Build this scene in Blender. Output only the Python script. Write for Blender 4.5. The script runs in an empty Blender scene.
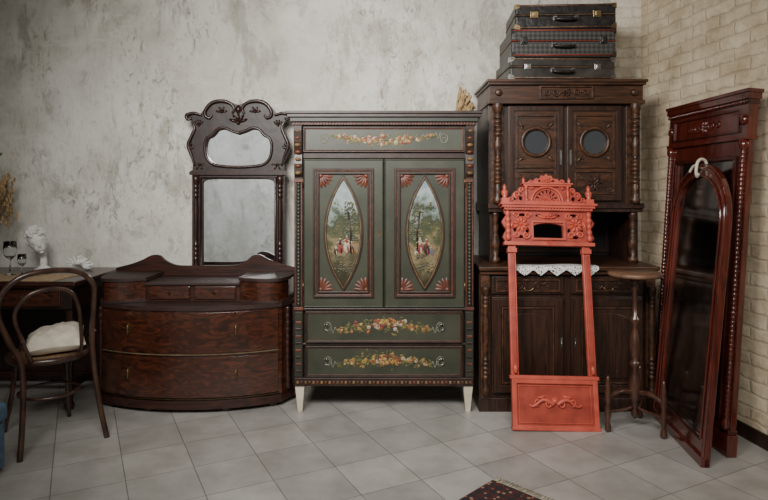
import bpy, bmesh, math, random
from math import pi, sin, cos
from mathutils import Vector, Matrix
from mathutils.geometry import tessellate_polygon
R = random.Random(7)
COL = bpy.context.scene.collection

# ------------------------------------------------------------------ materials
def _nodes(name):
    m = bpy.data.materials.new(name); m.use_nodes = True
    nt = m.node_tree
    return m, nt, nt.nodes['Principled BSDF']

def mat(name, c1, c2=None, rough=.45, scale=8, stretch=(1,1,1), bump=.08, metal=0, coat=0, lo=.35, hi=.65, detail=5, dist=0.0):
    m, nt, p = _nodes(name)
    c2 = c2 or tuple(x*.7 for x in c1)
    tc = nt.nodes.new('ShaderNodeTexCoord'); mp = nt.nodes.new('ShaderNodeMapping')
    mp.inputs['Scale'].default_value = stretch
    nt.links.new(tc.outputs['Object'], mp.inputs['Vector'])
    n = nt.nodes.new('ShaderNodeTexNoise'); n.inputs['Scale'].default_value = scale
    n.inputs['Detail'].default_value = detail; n.inputs['Distortion'].default_value = dist
    nt.links.new(mp.outputs[0], n.inputs['Vector'])
    r = nt.nodes.new('ShaderNodeValToRGB')
    r.color_ramp.elements[0].position = lo; r.color_ramp.elements[0].color = (*c2, 1)
    r.color_ramp.elements[1].position = hi; r.color_ramp.elements[1].color = (*c1, 1)
    nt.links.new(n.outputs['Fac'], r.inputs['Fac']); nt.links.new(r.outputs[0], p.inputs['Base Color'])
    p.inputs['Roughness'].default_value = rough; p.inputs['Metallic'].default_value = metal
    p.inputs['Coat Weight'].default_value = coat; p.inputs['Coat Roughness'].default_value = .12
    if bump:
        b = nt.nodes.new('ShaderNodeBump'); b.inputs['Strength'].default_value = bump; b.inputs['Distance'].default_value = .01
        nt.links.new(n.outputs['Fac'], b.inputs['Height']); nt.links.new(b.outputs[0], p.inputs['Normal'])
    return m

V = (14,14,1.3); H = (1.3,14,14)
MAHOG_V = mat('mahogany_vertical', (.042,.014,.009), (.013,.005,.004), .36, 3, V, .08, coat=.2, dist=1)
MAHOG_C = mat('mahogany_carved', (.026,.010,.007), (.010,.004,.003), .46, 14, (1,1,1), .2)
MAHOG_H = mat('mahogany_horizontal', (.052,.016,.009), (.016,.005,.004), .33, 3, H, .06, coat=.25, dist=1)
SHELFT = mat('mahogany_shelf_top', (.040,.014,.009), (.016,.006,.004), .62, 3, H, .06, dist=1)
BURL = mat('walnut_burl', (.085,.023,.010), (.016,.006,.004), .22, 5, (1.3,1.5,4), .02, coat=.9, dist=2.6, lo=.32, hi=.70)
REDW = mat('red_mahogany', (.120,.019,.010), (.040,.007,.005), .16, 3, V, .05, coat=1, dist=1)
REDD = mat('red_mahogany_dark', (.070,.013,.008), (.024,.005,.004), .24, 3, V, .05, coat=.6, dist=1)
OAKD = mat('dark_oak', (.045,.018,.009), (.014,.006,.004), .40, 4, V, .15, dist=.6)
OAKH = mat('dark_oak_horizontal', (.078,.030,.013), (.022,.010,.005), .40, 4, H, .15, dist=.6)
OAKC = mat('carved_oak', (.085,.033,.014), (.022,.010,.005), .42, 30, (1,1,1), .4)
STANDW = mat('stand_wood', (.085,.034,.019), (.036,.014,.009), .32, 4, (6,6,2), .04, coat=.4)
STANDT = mat('stand_top_wood', (.22,.12,.07), (.12,.06,.035), .45, 4, (2,10,2), .04)
CHAIRW = mat('bentwood', (.068,.031,.018), (.027,.012,.008), .33, 4, (6,6,2), .04, coat=.35)
GREEN = mat('green_paint', (.050,.053,.034), (.032,.035,.023), .40, 5, (1,1,1), .08)
GREEND = mat('green_paint_dark', (.030,.033,.021), (.018,.020,.013), .45, 6, (1,1,1), .08)
BRN = mat('brown_trim', (.040,.018,.011), (.017,.008,.006), .4, 12, (1,1,1), .15)
REDT = mat('russet_trim', (.15,.044,.023), (.065,.021,.013), .45, 25, (1,1,1), .1)
GOLD = mat('old_gold', (.22,.14,.05), (.09,.05,.022), .5, 20, (1,1,1), .1)
CREAM = mat('cream_paint', (.68,.62,.48), (.5,.44,.33), .5, 10, (1,1,1), .1)
LEAF = mat('painted_leaf', (.13,.115,.032), (.06,.06,.018), .5, 20, (1,1,1), 0)
YEL = mat('painted_yellow', (.34,.22,.05), (.22,.13,.03), .5, 30, (1,1,1), 0)
ORG = mat('painted_orange', (.28,.11,.03), (.18,.06,.02), .5, 30, (1,1,1), 0)
REDP = mat('painted_red', (.20,.036,.024), (.13,.022,.018), .5, 30, (1,1,1), 0)
RIB = mat('painted_ribbon', (.22,.23,.17), (.15,.16,.12), .5, 30, (1,1,1), 0)
PWHITE = mat('painted_white', (.44,.35,.25), (.32,.25,.18), .5, 30, (1,1,1), 0)
PBLUE = mat('painted_blue', (.08,.12,.2), (.05,.07,.12), .5, 30, (1,1,1), 0)
PTREE = mat('painted_tree', (.050,.055,.022), (.02,.024,.012), .5, 30, (1,1,1), 0)
CORAL = mat('coral_paint', (.54,.098,.060), (.40,.064,.038), .42, 12, (1,1,1), .08)
CORALD = mat('coral_paint_worn', (.40,.065,.040), (.26,.038,.024), .42, 12, (1,1,1), .1)
BRASS = mat('brass', (.45,.34,.17), (.25,.17,.09), .35, 20, (1,1,1), .05, metal=1)
ABRASS = mat('aged_brass', (.20,.14,.075), (.10,.065,.035), .4, 20, (1,1,1), .05, metal=1)
STEEL = mat('steel', (.50,.49,.47), (.28,.27,.26), .35, 20, (1,1,1), .05, metal=1)
PLASTERW = mat('white_plaster', (.84,.83,.80), (.68,.66,.62), .7, 12, (1,1,1), .1)
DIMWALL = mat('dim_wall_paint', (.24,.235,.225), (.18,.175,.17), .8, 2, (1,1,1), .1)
CLOTH = mat('linen', (.66,.60,.49), (.52,.47,.38), .9, 18, (1,1,1), .25)
RUNNER = mat('tan_runner', (.46,.33,.19), (.30,.20,.11), .9, 40, (1,1,1), .3)
INLAY = mat('pale_inlay', (.22,.16,.09), (.12,.08,.045), .4, 20, (1,1,1), 0)
BLUEF = mat('blue_fabric', (.07,.13,.19), (.05,.09,.14), .8, 40, (1,1,1), .2)
CASEB = mat('black_leather', (.030,.025,.022), (.009,.009,.009), .32, 25, (1,1,1), .3)
CASEG = mat('grey_leather', (.050,.042,.036), (.013,.012,.011), .40, 9, (1,1,1), .3, detail=9)
DRED = mat('dark_red_piping', (.24,.035,.020), None, .4, 20)
TANP = mat('worn_tan_piping', (.20,.12,.07), (.06,.03,.02), .5, 30)
GRASS = mat('dried_grass', (.45,.31,.16), (.25,.16,.07), .9, 20, (1,1,1), 0)
GLEAF = mat('green_leaf', (.10,.18,.05), (.05,.10,.03), .6, 20, (1,1,1), 0)
CANE = mat('cane_seat', (.25,.15,.07), (.12,.07,.03), .6, 60, (1,1,1), .3)
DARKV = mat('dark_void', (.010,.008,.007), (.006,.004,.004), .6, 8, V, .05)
FRINGE = mat('fringe_cotton', (.55,.48,.36), (.35,.3,.2), .9, 40)

def lace_mat():
    m, nt, p = _nodes('open_lace'); N = nt.nodes.new; L = nt.links.new
    tc = N('ShaderNodeTexCoord'); vo = N('ShaderNodeTexVoronoi'); vo.inputs['Scale'].default_value = 75; vo.feature = 'DISTANCE_TO_EDGE'
    L(tc.outputs['Object'], vo.inputs['Vector'])
    r = N('ShaderNodeValToRGB'); e = r.color_ramp.elements; e[0].position = .16; e[0].color = (1,1,1,1); e[1].position = .22; e[1].color = (.12,.12,.12,1)
    L(vo.outputs['Distance'], r.inputs[0]); L(r.outputs[0], p.inputs['Alpha'])
    p.inputs['Base Color'].default_value = (.70,.70,.67,1); p.inputs['Roughness'].default_value = .9
    return m
LACE = lace_mat()

def mirror_mat(name, tint, rough, spots, lo=.26, hi=.36):
    m, nt, p = _nodes(name)
    tc = nt.nodes.new('ShaderNodeTexCoord')
    n = nt.nodes.new('ShaderNodeTexNoise'); n.inputs['Scale'].default_value = 9; n.inputs['Detail'].default_value = 9
    nt.links.new(tc.outputs['Object'], n.inputs['Vector'])
    r = nt.nodes.new('ShaderNodeValToRGB')
    r.color_ramp.elements[0].position = lo; r.color_ramp.elements[0].color = (*[t*spots for t in tint], 1)
    r.color_ramp.elements[1].position = hi; r.color_ramp.elements[1].color = (*tint, 1)
    nt.links.new(n.outputs['Fac'], r.inputs['Fac']); nt.links.new(r.outputs[0], p.inputs['Base Color'])
    p.inputs['Metallic'].default_value = 1; p.inputs['Roughness'].default_value = rough
    return m
MIR = mirror_mat('old_mirror', (.92,.95,.97), .03, .6)
MIRD = mirror_mat('hazy_dark_mirror', (.58,.57,.56), .13, .5, .3, .6)
def glass_mat():
    m, nt, p = _nodes('clear_glass')
    p.inputs['Transmission Weight'].default_value = 1; p.inputs['Roughness'].default_value = .02
    p.inputs['Base Color'].default_value = (.95,.97,.97,1)
    return m
GLASS = glass_mat()
m_, nt_, p_ = _nodes('dark_glass'); p_.inputs['Base Color'].default_value = (.05,.055,.06,1); p_.inputs['Roughness'].default_value = .08
p_.inputs['Specular IOR Level'].default_value = 1; DGLASS = m_

def wall_mat(name):
    m, nt, p = _nodes(name); N = nt.nodes.new; L = nt.links.new
    tc = N('ShaderNodeTexCoord')
    def noise(scale, detail, rough, dist, sc, rot=(0,0,0), loc=(0,0,0)):
        mp = N('ShaderNodeMapping'); mp.inputs['Scale'].default_value = sc; mp.inputs['Rotation'].default_value = rot; mp.inputs['Location'].default_value = loc
        L(tc.outputs['Object'], mp.inputs[0])
        n = N('ShaderNodeTexNoise'); n.inputs['Scale'].default_value = scale; n.inputs['Detail'].default_value = detail
        n.inputs['Roughness'].default_value = rough; n.inputs['Distortion'].default_value = dist; L(mp.outputs[0], n.inputs['Vector']); return n.outputs[0]
    def ramp(src, a, ca, b, cb):
        r = N('ShaderNodeValToRGB'); e = r.color_ramp.elements
        e[0].position = a; e[0].color = (*ca,1); e[1].position = b; e[1].color = (*cb,1); L(src, r.inputs[0]); return r.outputs[0]
    def mix(fac, a, b, blend='MIX'):
        x = N('ShaderNodeMixRGB'); x.blend_type = blend
        if isinstance(fac,(int,float)): x.inputs[0].default_value = fac
        else: L(fac, x.inputs[0])
        L(a, x.inputs[1])
        if isinstance(b, tuple): x.inputs[2].default_value = (*b,1)
        else: L(b, x.inputs[2])
        return x.outputs[0]
    def mult(a, k):
        x = N('ShaderNodeMath'); x.operation = 'MULTIPLY'; L(a, x.inputs[0])
        if isinstance(k,(int,float)): x.inputs[1].default_value = k
        else: L(k, x.inputs[1])
        return x.outputs[0]
    base = ramp(noise(2.2,12,.70,.2,(1,1,.8)), .38,(.66,.63,.55), .60,(.87,.855,.795))
    fl = ramp(noise(24,8,.70,1.2,(1,1,.5),(0,.35,0)), .53,(0,0,0), .61,(1,1,1))
    gate = ramp(noise(1.7,8,.68,.3,(1,1,.6),(0,.3,0),(4,0,2)), .47,(.06,.06,.06), .58,(1,1,1))
    c = mix(mult(mult(fl,gate),.70), base, (.27,.225,.16))
    # worn patches where the top coat has gone
    fl2 = ramp(noise(2.6,13,.76,.5,(1,1,.55),(0,-.35,0),(9,0,5)), .54,(0,0,0), .63,(1,1,1))
    c = mix(mult(fl2,.55), c, (.42,.38,.30))
    tr = ramp(noise(4.5,10,.7,.2,(.6,1,2.4),(0,.7,0),(3,0,8)), .55,(0,0,0), .68,(1,1,1))
    c = mix(mult(tr,.6), c, (.90,.885,.84))
    dr = ramp(noise(5.5,11,.72,.2,(2.2,1,.5),(0,.15,0),(1,0,3)), .57,(0,0,0), .66,(1,1,1))
    c = mix(mult(dr,.40), c, (.38,.34,.26))
    c = mix(1, c, ramp(noise(.6,4,.55,0,(1,1,1),(0,0,0),(2,0,1)), .36,(.80,.79,.77), .62,(1,1,1)), 'MULTIPLY')
    L(c, p.inputs['Base Color']); p.inputs['Roughness'].default_value = .85
    hgt = N('ShaderNodeMath'); hgt.operation = 'SUBTRACT'; L(noise(7,11,.72,.2,(1,1,.7)), hgt.inputs[0]); L(mult(fl2,.25), hgt.inputs[1])
    b = N('ShaderNodeBump'); b.inputs['Strength'].default_value = .8; b.inputs['Distance'].default_value = .024
    L(hgt.outputs[0], b.inputs['Height']); L(b.outputs[0], p.inputs['Normal'])
    return m
PLASTER = wall_mat('rough_plaster')

def brick_mat(name,c1,c2,cm):
    m, nt, p = _nodes(name); N = nt.nodes.new; L = nt.links.new
    tc = N('ShaderNodeTexCoord'); sx = N('ShaderNodeSeparateXYZ'); L(tc.outputs['Object'], sx.inputs[0])
    nw = N('ShaderNodeTexNoise'); nw.inputs['Scale'].default_value = 8; nw.inputs['Detail'].default_value = 8; nw.inputs['Roughness'].default_value = .7; L(tc.outputs['Object'], nw.inputs['Vector'])
    mw = N('ShaderNodeMath'); mw.operation = 'MULTIPLY'; mw.inputs[1].default_value = .075; L(nw.outputs[0], mw.inputs[0])
    az = N('ShaderNodeMath'); L(sx.outputs['Z'], az.inputs[0]); L(mw.outputs[0], az.inputs[1])
    ax = N('ShaderNodeMath'); L(sx.outputs['X'], ax.inputs[0]); L(mw.outputs[0], ax.inputs[1])
    cx = N('ShaderNodeCombineXYZ'); L(ax.outputs[0], cx.inputs[0]); L(az.outputs[0], cx.inputs[1])
    bt = N('ShaderNodeTexBrick'); L(cx.outputs[0], bt.inputs['Vector'])
    bt.inputs['Scale'].default_value = 1; bt.inputs['Brick Width'].default_value = .26; bt.inputs['Row Height'].default_value = .078
    bt.inputs['Mortar Size'].default_value = .012; bt.inputs['Mortar Smooth'].default_value = 1; bt.inputs['Bias'].default_value = 0
    bt.inputs['Color1'].default_value = (*c1,1); bt.inputs['Color2'].default_value = (*c2,1); bt.inputs['Mortar'].default_value = (*cm,1)
    n = N('ShaderNodeTexNoise'); n.inputs['Scale'].default_value = 4; n.inputs['Detail'].default_value = 12; n.inputs['Roughness'].default_value = .76; L(tc.outputs['Object'], n.inputs['Vector'])
    r = N('ShaderNodeValToRGB'); e = r.color_ramp.elements; e[0].position = .38; e[0].color = (.66,.61,.53,1); e[1].position = .60; e[1].color = (1.08,1.07,1.05,1); L(n.outputs[0], r.inputs[0])
    mm = N('ShaderNodeMixRGB'); mm.blend_type = 'MULTIPLY'; mm.inputs[0].default_value = 1; L(bt.outputs['Color'], mm.inputs[1]); L(r.outputs[0], mm.inputs[2])
    L(mm.outputs[0], p.inputs['Base Color']); p.inputs['Roughness'].default_value = .8
    hf = N('ShaderNodeMath'); hf.operation = 'MULTIPLY'; hf.inputs[1].default_value = .32; L(bt.outputs['Fac'], hf.inputs[0])
    s = N('ShaderNodeMath'); s.operation = 'SUBTRACT'; L(n.outputs[0], s.inputs[0]); L(hf.outputs[0], s.inputs[1])
    b = N('ShaderNodeBump'); b.inputs['Strength'].default_value = .8; b.inputs['Distance'].default_value = .014
    L(s.outputs[0], b.inputs['Height']); L(b.outputs[0], p.inputs['Normal'])
    return m
BRICK = brick_mat('cream_brick',(.84,.72,.54),(.75,.63,.46),(.68,.57,.42))
BRICKW = brick_mat('whitewashed_brick',(.80,.76,.66),(.75,.71,.60),(.68,.64,.54))

def tile_mat():
    m, nt, p = _nodes('grey_floor_tile'); N = nt.nodes.new; L = nt.links.new
    tc = N('ShaderNodeTexCoord'); mp = N('ShaderNodeMapping'); mp.inputs['Rotation'].default_value = (0,0,math.radians(-27)); mp.inputs['Location'].default_value = (.12,.05,0)
    L(tc.outputs['Object'], mp.inputs[0])
    bt = N('ShaderNodeTexBrick'); bt.offset = 0; L(mp.outputs[0], bt.inputs['Vector'])
    bt.inputs['Scale'].default_value = 1; bt.inputs['Brick Width'].default_value = .33; bt.inputs['Row Height'].default_value = .33
    bt.inputs['Mortar Size'].default_value = .003; bt.inputs['Mortar Smooth'].default_value = .4
    bt.inputs['Color1'].default_value = (.445,.425,.39,1); bt.inputs['Color2'].default_value = (.35,.335,.31,1); bt.inputs['Mortar'].default_value = (.20,.19,.17,1)
    n = N('ShaderNodeTexNoise'); n.inputs['Scale'].default_value = 4; n.inputs['Detail'].default_value = 9; n.inputs['Roughness'].default_value = .62; L(tc.outputs['Object'], n.inputs['Vector'])
    r = N('ShaderNodeValToRGB'); e = r.color_ramp.elements; e[0].position = .36; e[0].color = (.78,.77,.75,1); e[1].position = .64; e[1].color = (1.06,1.06,1.06,1); L(n.outputs[0], r.inputs[0])
    mm = N('ShaderNodeMixRGB'); mm.blend_type = 'MULTIPLY'; mm.inputs[0].default_value = 1; L(bt.outputs['Color'], mm.inputs[1]); L(r.outputs[0], mm.inputs[2])
    L(mm.outputs[0], p.inputs['Base Color']); p.inputs['Roughness'].default_value = .36
    b = N('ShaderNodeBump'); b.inputs['Strength'].default_value = .4; b.inputs['Distance'].default_value = .004; b.invert = True
    L(bt.outputs['Fac'], b.inputs['Height']); L(b.outputs[0], p.inputs['Normal'])
    return m
TILE = tile_mat()

def painting_mat(name, seed):
    m, nt, p = _nodes(name); N = nt.nodes.new; L = nt.links.new
    tc = N('ShaderNodeTexCoord'); sx = N('ShaderNodeSeparateXYZ'); L(tc.outputs['Object'], sx.inputs[0])
    n = N('ShaderNodeTexNoise'); n.inputs['Scale'].default_value = 16; n.inputs['Detail'].default_value = 9
    mp = N('ShaderNodeMapping'); mp.inputs['Location'].default_value = (seed,seed,seed); L(tc.outputs['Object'], mp.inputs[0]); L(mp.outputs[0], n.inputs['Vector'])
    a = N('ShaderNodeMath'); a.operation = 'MULTIPLY_ADD'; a.inputs[1].default_value = .6; L(n.outputs[0], a.inputs[0]); L(sx.outputs['Z'], a.inputs[2])
    mr = N('ShaderNodeMapRange'); mr.inputs['From Min'].default_value = 1.14; mr.inputs['From Max'].default_value = 1.86; L(a.outputs[0], mr.inputs['Value'])
    r = N('ShaderNodeValToRGB'); cr = r.color_ramp
    cols = [(0,(.03,.028,.014)),(.2,(.085,.07,.035)),(.32,(.20,.15,.08)),(.40,(.08,.08,.035)),(.55,(.04,.05,.025)),(.67,(.16,.20,.18)),(.82,(.32,.37,.36)),(1,(.19,.25,.28))]
    cr.elements[0].position = 0; cr.elements[0].color = (*cols[0][1],1); cr.elements[1].position = 1; cr.elements[1].color = (*cols[-1][1],1)
    for q,c in cols[1:-1]:
        el = cr.elements.new(q); el.color = (*c,1)
    L(mr.outputs[0], r.inputs[0]); L(r.outputs[0], p.inputs['Base Color']); p.inputs['Roughness'].default_value = .5; p.inputs['Specular IOR Level'].default_value = .25
    return m
def diamond_mat():
    m, nt, p = _nodes('diamond_pattern_leather'); N = nt.nodes.new; L = nt.links.new
    tc = N('ShaderNodeTexCoord'); mp = N('ShaderNodeMapping'); mp.inputs['Rotation'].default_value = (0,pi/4,0); mp.inputs['Scale'].default_value = (45,45,45)
    L(tc.outputs['Object'], mp.inputs[0]); ck = N('ShaderNodeTexChecker'); ck.inputs['Scale'].default_value = 1; L(mp.outputs[0], ck.inputs['Vector'])
    ck.inputs['Color1'].default_value = (.068,.064,.057,1); ck.inputs['Color2'].default_value = (.022,.021,.020,1)
    L(ck.outputs[0], p.inputs['Base Color']); p.inputs['Roughness'].default_value = .45
    return m
CASED = diamond_mat()
def rug_mat():
    m, nt, p = _nodes('oriental_rug_pile'); N = nt.nodes.new; L = nt.links.new
    tc = N('ShaderNodeTexCoord'); mp = N('ShaderNodeMapping'); mp.inputs['Scale'].default_value = (22,22,22); mp.inputs['Rotation'].default_value = (0,0,pi/4); L(tc.outputs['Object'], mp.inputs[0])
    ck = N('ShaderNodeTexChecker'); ck.inputs['Scale'].default_value = 1.3; L(mp.outputs[0], ck.inputs['Vector'])
    ck.inputs['Color1'].default_value = (.06,.015,.012,1); ck.inputs['Color2'].default_value = (.02,.015,.02,1)
    vo = N('ShaderNodeTexVoronoi'); vo.inputs['Scale'].default_value = 30; L(tc.outputs['Object'], vo.inputs['Vector'])
    r = N('ShaderNodeValToRGB'); e = r.color_ramp.elements; e[0].position = .22; e[0].color = (1,1,1,1); e[1].position = .3; e[1].color = (0,0,0,1); L(vo.outputs['Distance'], r.inputs[0])
    mx = N('ShaderNodeMixRGB'); L(r.outputs[0], mx.inputs[0]); L(ck.outputs[0], mx.inputs[1]); mx.inputs[2].default_value = (.30,.16,.09,1)
    L(mx.outputs[0], p.inputs['Base Color']); p.inputs['Roughness'].default_value = .95
    return m
RUG = rug_mat()

# ------------------------------------------------------------------ builder
def catmull(P, n=6, closed=False):
    P = [Vector(p) for p in P]; out = []; L = len(P)
    rng = range(L if closed else L-1)
    for i in rng:
        g = (lambda k: P[k % L]) if closed else (lambda k: P[max(0, min(L-1, k))])
        a, b, c, d = g(i-1), g(i), g(i+1), g(i+2)
        for j in range(n):
            t = j/n
            out.append(.5*((2*b)+(c-a)*t+(2*a-5*b+4*c-d)*t*t+(3*b-a-3*c+d)*t**3))
    if not closed: out.append(P[-1])
    return out
def c2(P, n=6, closed=False):
    return [(v.x, v.y) for v in catmull([(p[0], p[1], 0) for p in P], n, closed)]

class B:
    def __init__(s, *mats): s.v=[]; s.f=[]; s.m=[]; s.s=[]; s.mats=mats; s.X=None
    def add(s, vs, fs, m=0, sm=False):
        o = len(s.v)
        for q in vs:
            q = Vector(q)
            if s.X is not None: q = s.X @ q
            s.v.append(q)
        for q in fs: s.f.append([o+i for i in q]); s.m.append(m); s.s.append(sm)
    def box(s, x0,x1,y0,y1,z0,z1, m=0):
        s.add([(x,y,z) for x in (x0,x1) for y in (y0,y1) for z in (z0,z1)],
              [(0,1,3,2),(4,6,7,5),(0,4,5,1),(2,3,7,6),(0,2,6,4),(1,5,7,3)], m)
    def taper(s, c0, h0, c1, h1, m=0):
        vs = [(c0[0]+a*h0, c0[1]+b*h0, c0[2]) for a,b in ((-1,-1),(1,-1),(1,1),(-1,1))] + [(c1[0]+a*h1, c1[1]+b*h1, c1[2]) for a,b in ((-1,-1),(1,-1),(1,1),(-1,1))]
        s.add(vs, [(0,1,2,3),(4,5,6,7)]+[(i,(i+1)%4,4+(i+1)%4,4+i) for i in range(4)], m)
    def lathe(s, prof, o=(0,0,0), seg=18, m=0, axis='z', a0=0, a1=2*pi, smooth=True):
        vs=[]; fs=[]; full = abs(a1-a0-2*pi)<1e-6; n = seg if full else seg+1
        for r,z in prof:
            for i in range(n):
                a=a0+(a1-a0)*i/seg; x,y=r*cos(a),r*sin(a)
                if axis=='z': q=(x,y,z)
                elif axis=='y': q=(x,z,y)
                else: q=(z,x,y)
                vs.append((o[0]+q[0],o[1]+q[1],o[2]+q[2]))
        for k in range(len(prof)-1):
            for i in range(seg):
                j=(i+1)%n; fs.append((k*n+i,k*n+j,(k+1)*n+j,(k+1)*n+i))
        s.add(vs,fs,m,smooth)
        caps=[]
        if prof[0][0]>1e-5: caps.append(tuple(range(n)))
        if prof[-1][0]>1e-5: caps.append(tuple((len(prof)-1)*n+i for i in range(n)))
        o2=len(s.v)-len(vs)
        for c in caps: s.f.append([o2+i for i in c]); s.m.append(m); s.s.append(False)
    def tube(s, P, r, m=0, seg=8, closed=False):
        P=[Vector(p) for p in P]; n=len(P); rr=r if isinstance(r,(list,tuple)) else [r]*n
        vs=[]; fs=[]; up=None
        for i,p in enumerate(P):
            t=((P[(i+1)%n]-P[i-1]) if closed else (P[min(n-1,i+1)]-P[max(0,i-1)]))
            t = t.normalized() if t.length>1e-9 else Vector((0,0,1))
            if up is None: up = t.orthogonal().normalized()
            up=(up-t*up.dot(t)); up = up.normalized() if up.length>1e-6 else t.orthogonal().normalized()
            w=t.cross(up)
            for k in range(seg):
                a=2*pi*k/seg; vs.append(p+(up*cos(a)+w*sin(a))*rr[i])
        for i in range(n if closed else n-1):
            j=(i+1)%n
            for k in range(seg):
                l=(k+1)%seg; fs.append((i*seg+k,i*seg+l,j*seg+l,j*seg+k))
        if not closed: fs+= [tuple(range(seg)), tuple((n-1)*seg+k for k in range(seg))]
        s.add(vs,fs,m,True)
    def ball(s, c, r, m=0, seg=10, rings=6):
        if not isinstance(r,(tuple,list)): r=(r,r,r)
        vs=[(c[0],c[1],c[2]-r[2])]; fs=[]
        for i in range(1,rings):
            th=-pi/2+pi*i/rings
            for k in range(seg):
                a=2*pi*k/seg; vs.append((c[0]+r[0]*cos(th)*cos(a),c[1]+r[1]*cos(th)*sin(a),c[2]+r[2]*sin(th)))
        vs.append((c[0],c[1],c[2]+r[2])); T=len(vs)-1
        for k in range(seg):
            l=(k+1)%seg; fs.append((0,1+l,1+k))
            for i in range(rings-2): fs.append((1+i*seg+k,1+i*seg+l,1+(i+1)*seg+l,1+(i+1)*seg+k))
            fs.append((T,1+(rings-2)*seg+k,1+(rings-2)*seg+l))
        s.add(vs,fs,m,True)
    def plate(s, outer, y0, y1, holes=(), m=0):
        loops=[outer]+list(holes); tri=tessellate_polygon([[Vector((a,b,0)) for a,b in l] for l in loops])
        pts=[p for l in loops for p in l]; n=len(pts)
        vs=[(a,y0,b) for a,b in pts]+[(a,y1,b) for a,b in pts]; fs=[tuple(t) for t in tri]+[tuple(i+n for i in t) for t in tri]
        o=0
        for l in loops:
            k=len(l)
            for i in range(k): j=(i+1)%k; fs.append((o+i,o+j,n+o+j,n+o+i))
            o+=k
        s.add(vs,fs,m)
    def prism(s, plan, z0, z1, m=0):
        tri=tessellate_polygon([[Vector((a,b,0)) for a,b in plan]]); n=len(plan)
        s.add([(a,b,z0) for a,b in plan]+[(a,b,z1) for a,b in plan],
              [tuple(t) for t in tri]+[tuple(i+n for i in t) for t in tri]+[(i,(i+1)%n,n+(i+1)%n,n+i) for i in range(n)], m)
    def frame(s, x0,x1,z0,z1,w,y0,y1,m=0):
        s.plate([(x0,z0),(x1,z0),(x1,z1),(x0,z1)], y0,y1,[[(x0+w,z0+w),(x1-w,z0+w),(x1-w,z1-w),(x0+w,z1-w)]],m)
    def ell(s, cx,cz,rx,rz,y,ang=0,h=.002,m=0,n=10):
        ca,sa=cos(ang),sin(ang); vs=[(cx,y-h,cz)]
        for q,hh in ((.6,.7),(1,0)):
            for i in range(n):
                a=2*pi*i/n; u=rx*cos(a)*q; w=rz*sin(a)*q; vs.append((cx+u*ca-w*sa,y-h*hh,cz+u*sa+w*ca))
        fs=[(0,1+i,1+(i+1)%n) for i in range(n)]+[(1+i,1+n+i,1+n+(i+1)%n,1+(i+1)%n) for i in range(n)]
        s.add(vs,fs,m,True)
    def fan(s,cx,cz,r,a0,a1,n,y,h=.006,m=0,w=.16):
        for i in range(n):
            a=a0+(a1-a0)*i/max(1,n-1); s.ell(cx+cos(a)*r*.55,cz+sin(a)*r*.55,r*.48,r*w,y,a,h,m,8)
        s.ell(cx,cz,r*.22,r*.22,y,0,h*1.3,m,8)
    def scroll(s,cx,cz,r,y,turns=1.5,a0=0,d=1,t=.006,m=0):
        P=[]; n=int(16*turns)
        for i in range(n+1):
            u=i/n; a=a0+d*2*pi*turns*u; rr=r*(1-u*.82); P.append((cx+rr*cos(a),y,cz+rr*sin(a)))
        s.tube(P,[t*(1-.4*i/n) for i in range(n+1)],m,6)
    def obj(s,name,parent=None,bev=0,label=None,seg=2,kind=None):
        me=bpy.data.meshes.new(name); bm=bmesh.new(); vv=[bm.verts.new(q) for q in s.v]
        for f,mi,sm in zip(s.f,s.m,s.s):
            if len(set(f))<3: continue
            try: g=bm.faces.new([vv[i] for i in f]); g.material_index=mi; g.smooth=sm
            except ValueError: pass
        bmesh.ops.recalc_face_normals(bm,faces=bm.faces); bm.to_mesh(me); bm.free()
        for mt in s.mats: me.materials.append(mt)
        o=bpy.data.objects.new(name,me); COL.objects.link(o)
        if parent: o.parent=parent
        if bev:
            md=o.modifiers.new('bevel','BEVEL'); md.width=bev; md.segments=seg; md.limit_method='ANGLE'; md.angle_limit=math.radians(50)
        if label: o['label']=label
        if kind: o['kind']=kind
        return o
def top(name,loc,label,cat,rot=(0,0,0),group=None):
    e=bpy.data.objects.new(name,None); e.empty_display_size=.1; COL.objects.link(e); e.location=loc; e.rotation_euler=rot
    e['label']=label; e['category']=cat
    if group: e['group']=group
    return e
def mirror_pts(half):
    L=[(-x,z) for x,z in reversed(half) if x>1e-6]
    return list(half)+L
def beads(z0,z1,r,n,waist=.7):
    P=[]; h=(z1-z0)/n
    for i in range(n):
        for u in (0,.2,.5,.8): P.append((r*(waist+(1-waist)*sin(pi*u)), z0+h*(i+u)))
    P.append((r*waist,z1)); return P
def circ(cx,cz,rx,rz,n=10): return [(cx+rx*cos(2*pi*i/n),cz+rz*sin(2*pi*i/n)) for i in range(n)]

# ------------------------------------------------------------------ room
YB=4.62
b=B(TILE); b.box(-3.7,2.9,-1.7,4.75,-.06,0); b.obj('floor',kind='structure')
b=B(PLASTER); b.box(-3.7,2.2,YB,YB+.12,0,3.3); b.obj('wall_back',kind='structure')
b=B(BRICKW); b.box(1.74,1.985,YB-.022,YB,0,3.3); b.obj('trim_1',bev=.006,kind='structure')
ang=math.atan2(-1.25,.17)
b=B(BRICK); b.box(-.1,6.4,0,.12,0,3.3); o=b.obj('wall_right',kind='structure'); o.location=(1.97,4.6,0); o.rotation_euler=(0,0,ang)
b=B(BRN); b.box(-.02,6.3,-.018,0,0,.085); o=b.obj('baseboard_right',bev=.004,kind='structure'); o.location=(1.97,4.6,0); o.rotation_euler=(0,0,ang)
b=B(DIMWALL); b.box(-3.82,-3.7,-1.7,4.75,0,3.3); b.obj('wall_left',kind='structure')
b=B(PLASTER); b.box(-3.7,2.95,-1.82,-1.7,0,3.3); b.obj('wall_front',kind='structure')
b=B(DIMWALL); b.box(-3.8,2.95,-1.8,4.75,3.3,3.4); b.obj('ceiling',kind='structure')

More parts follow.
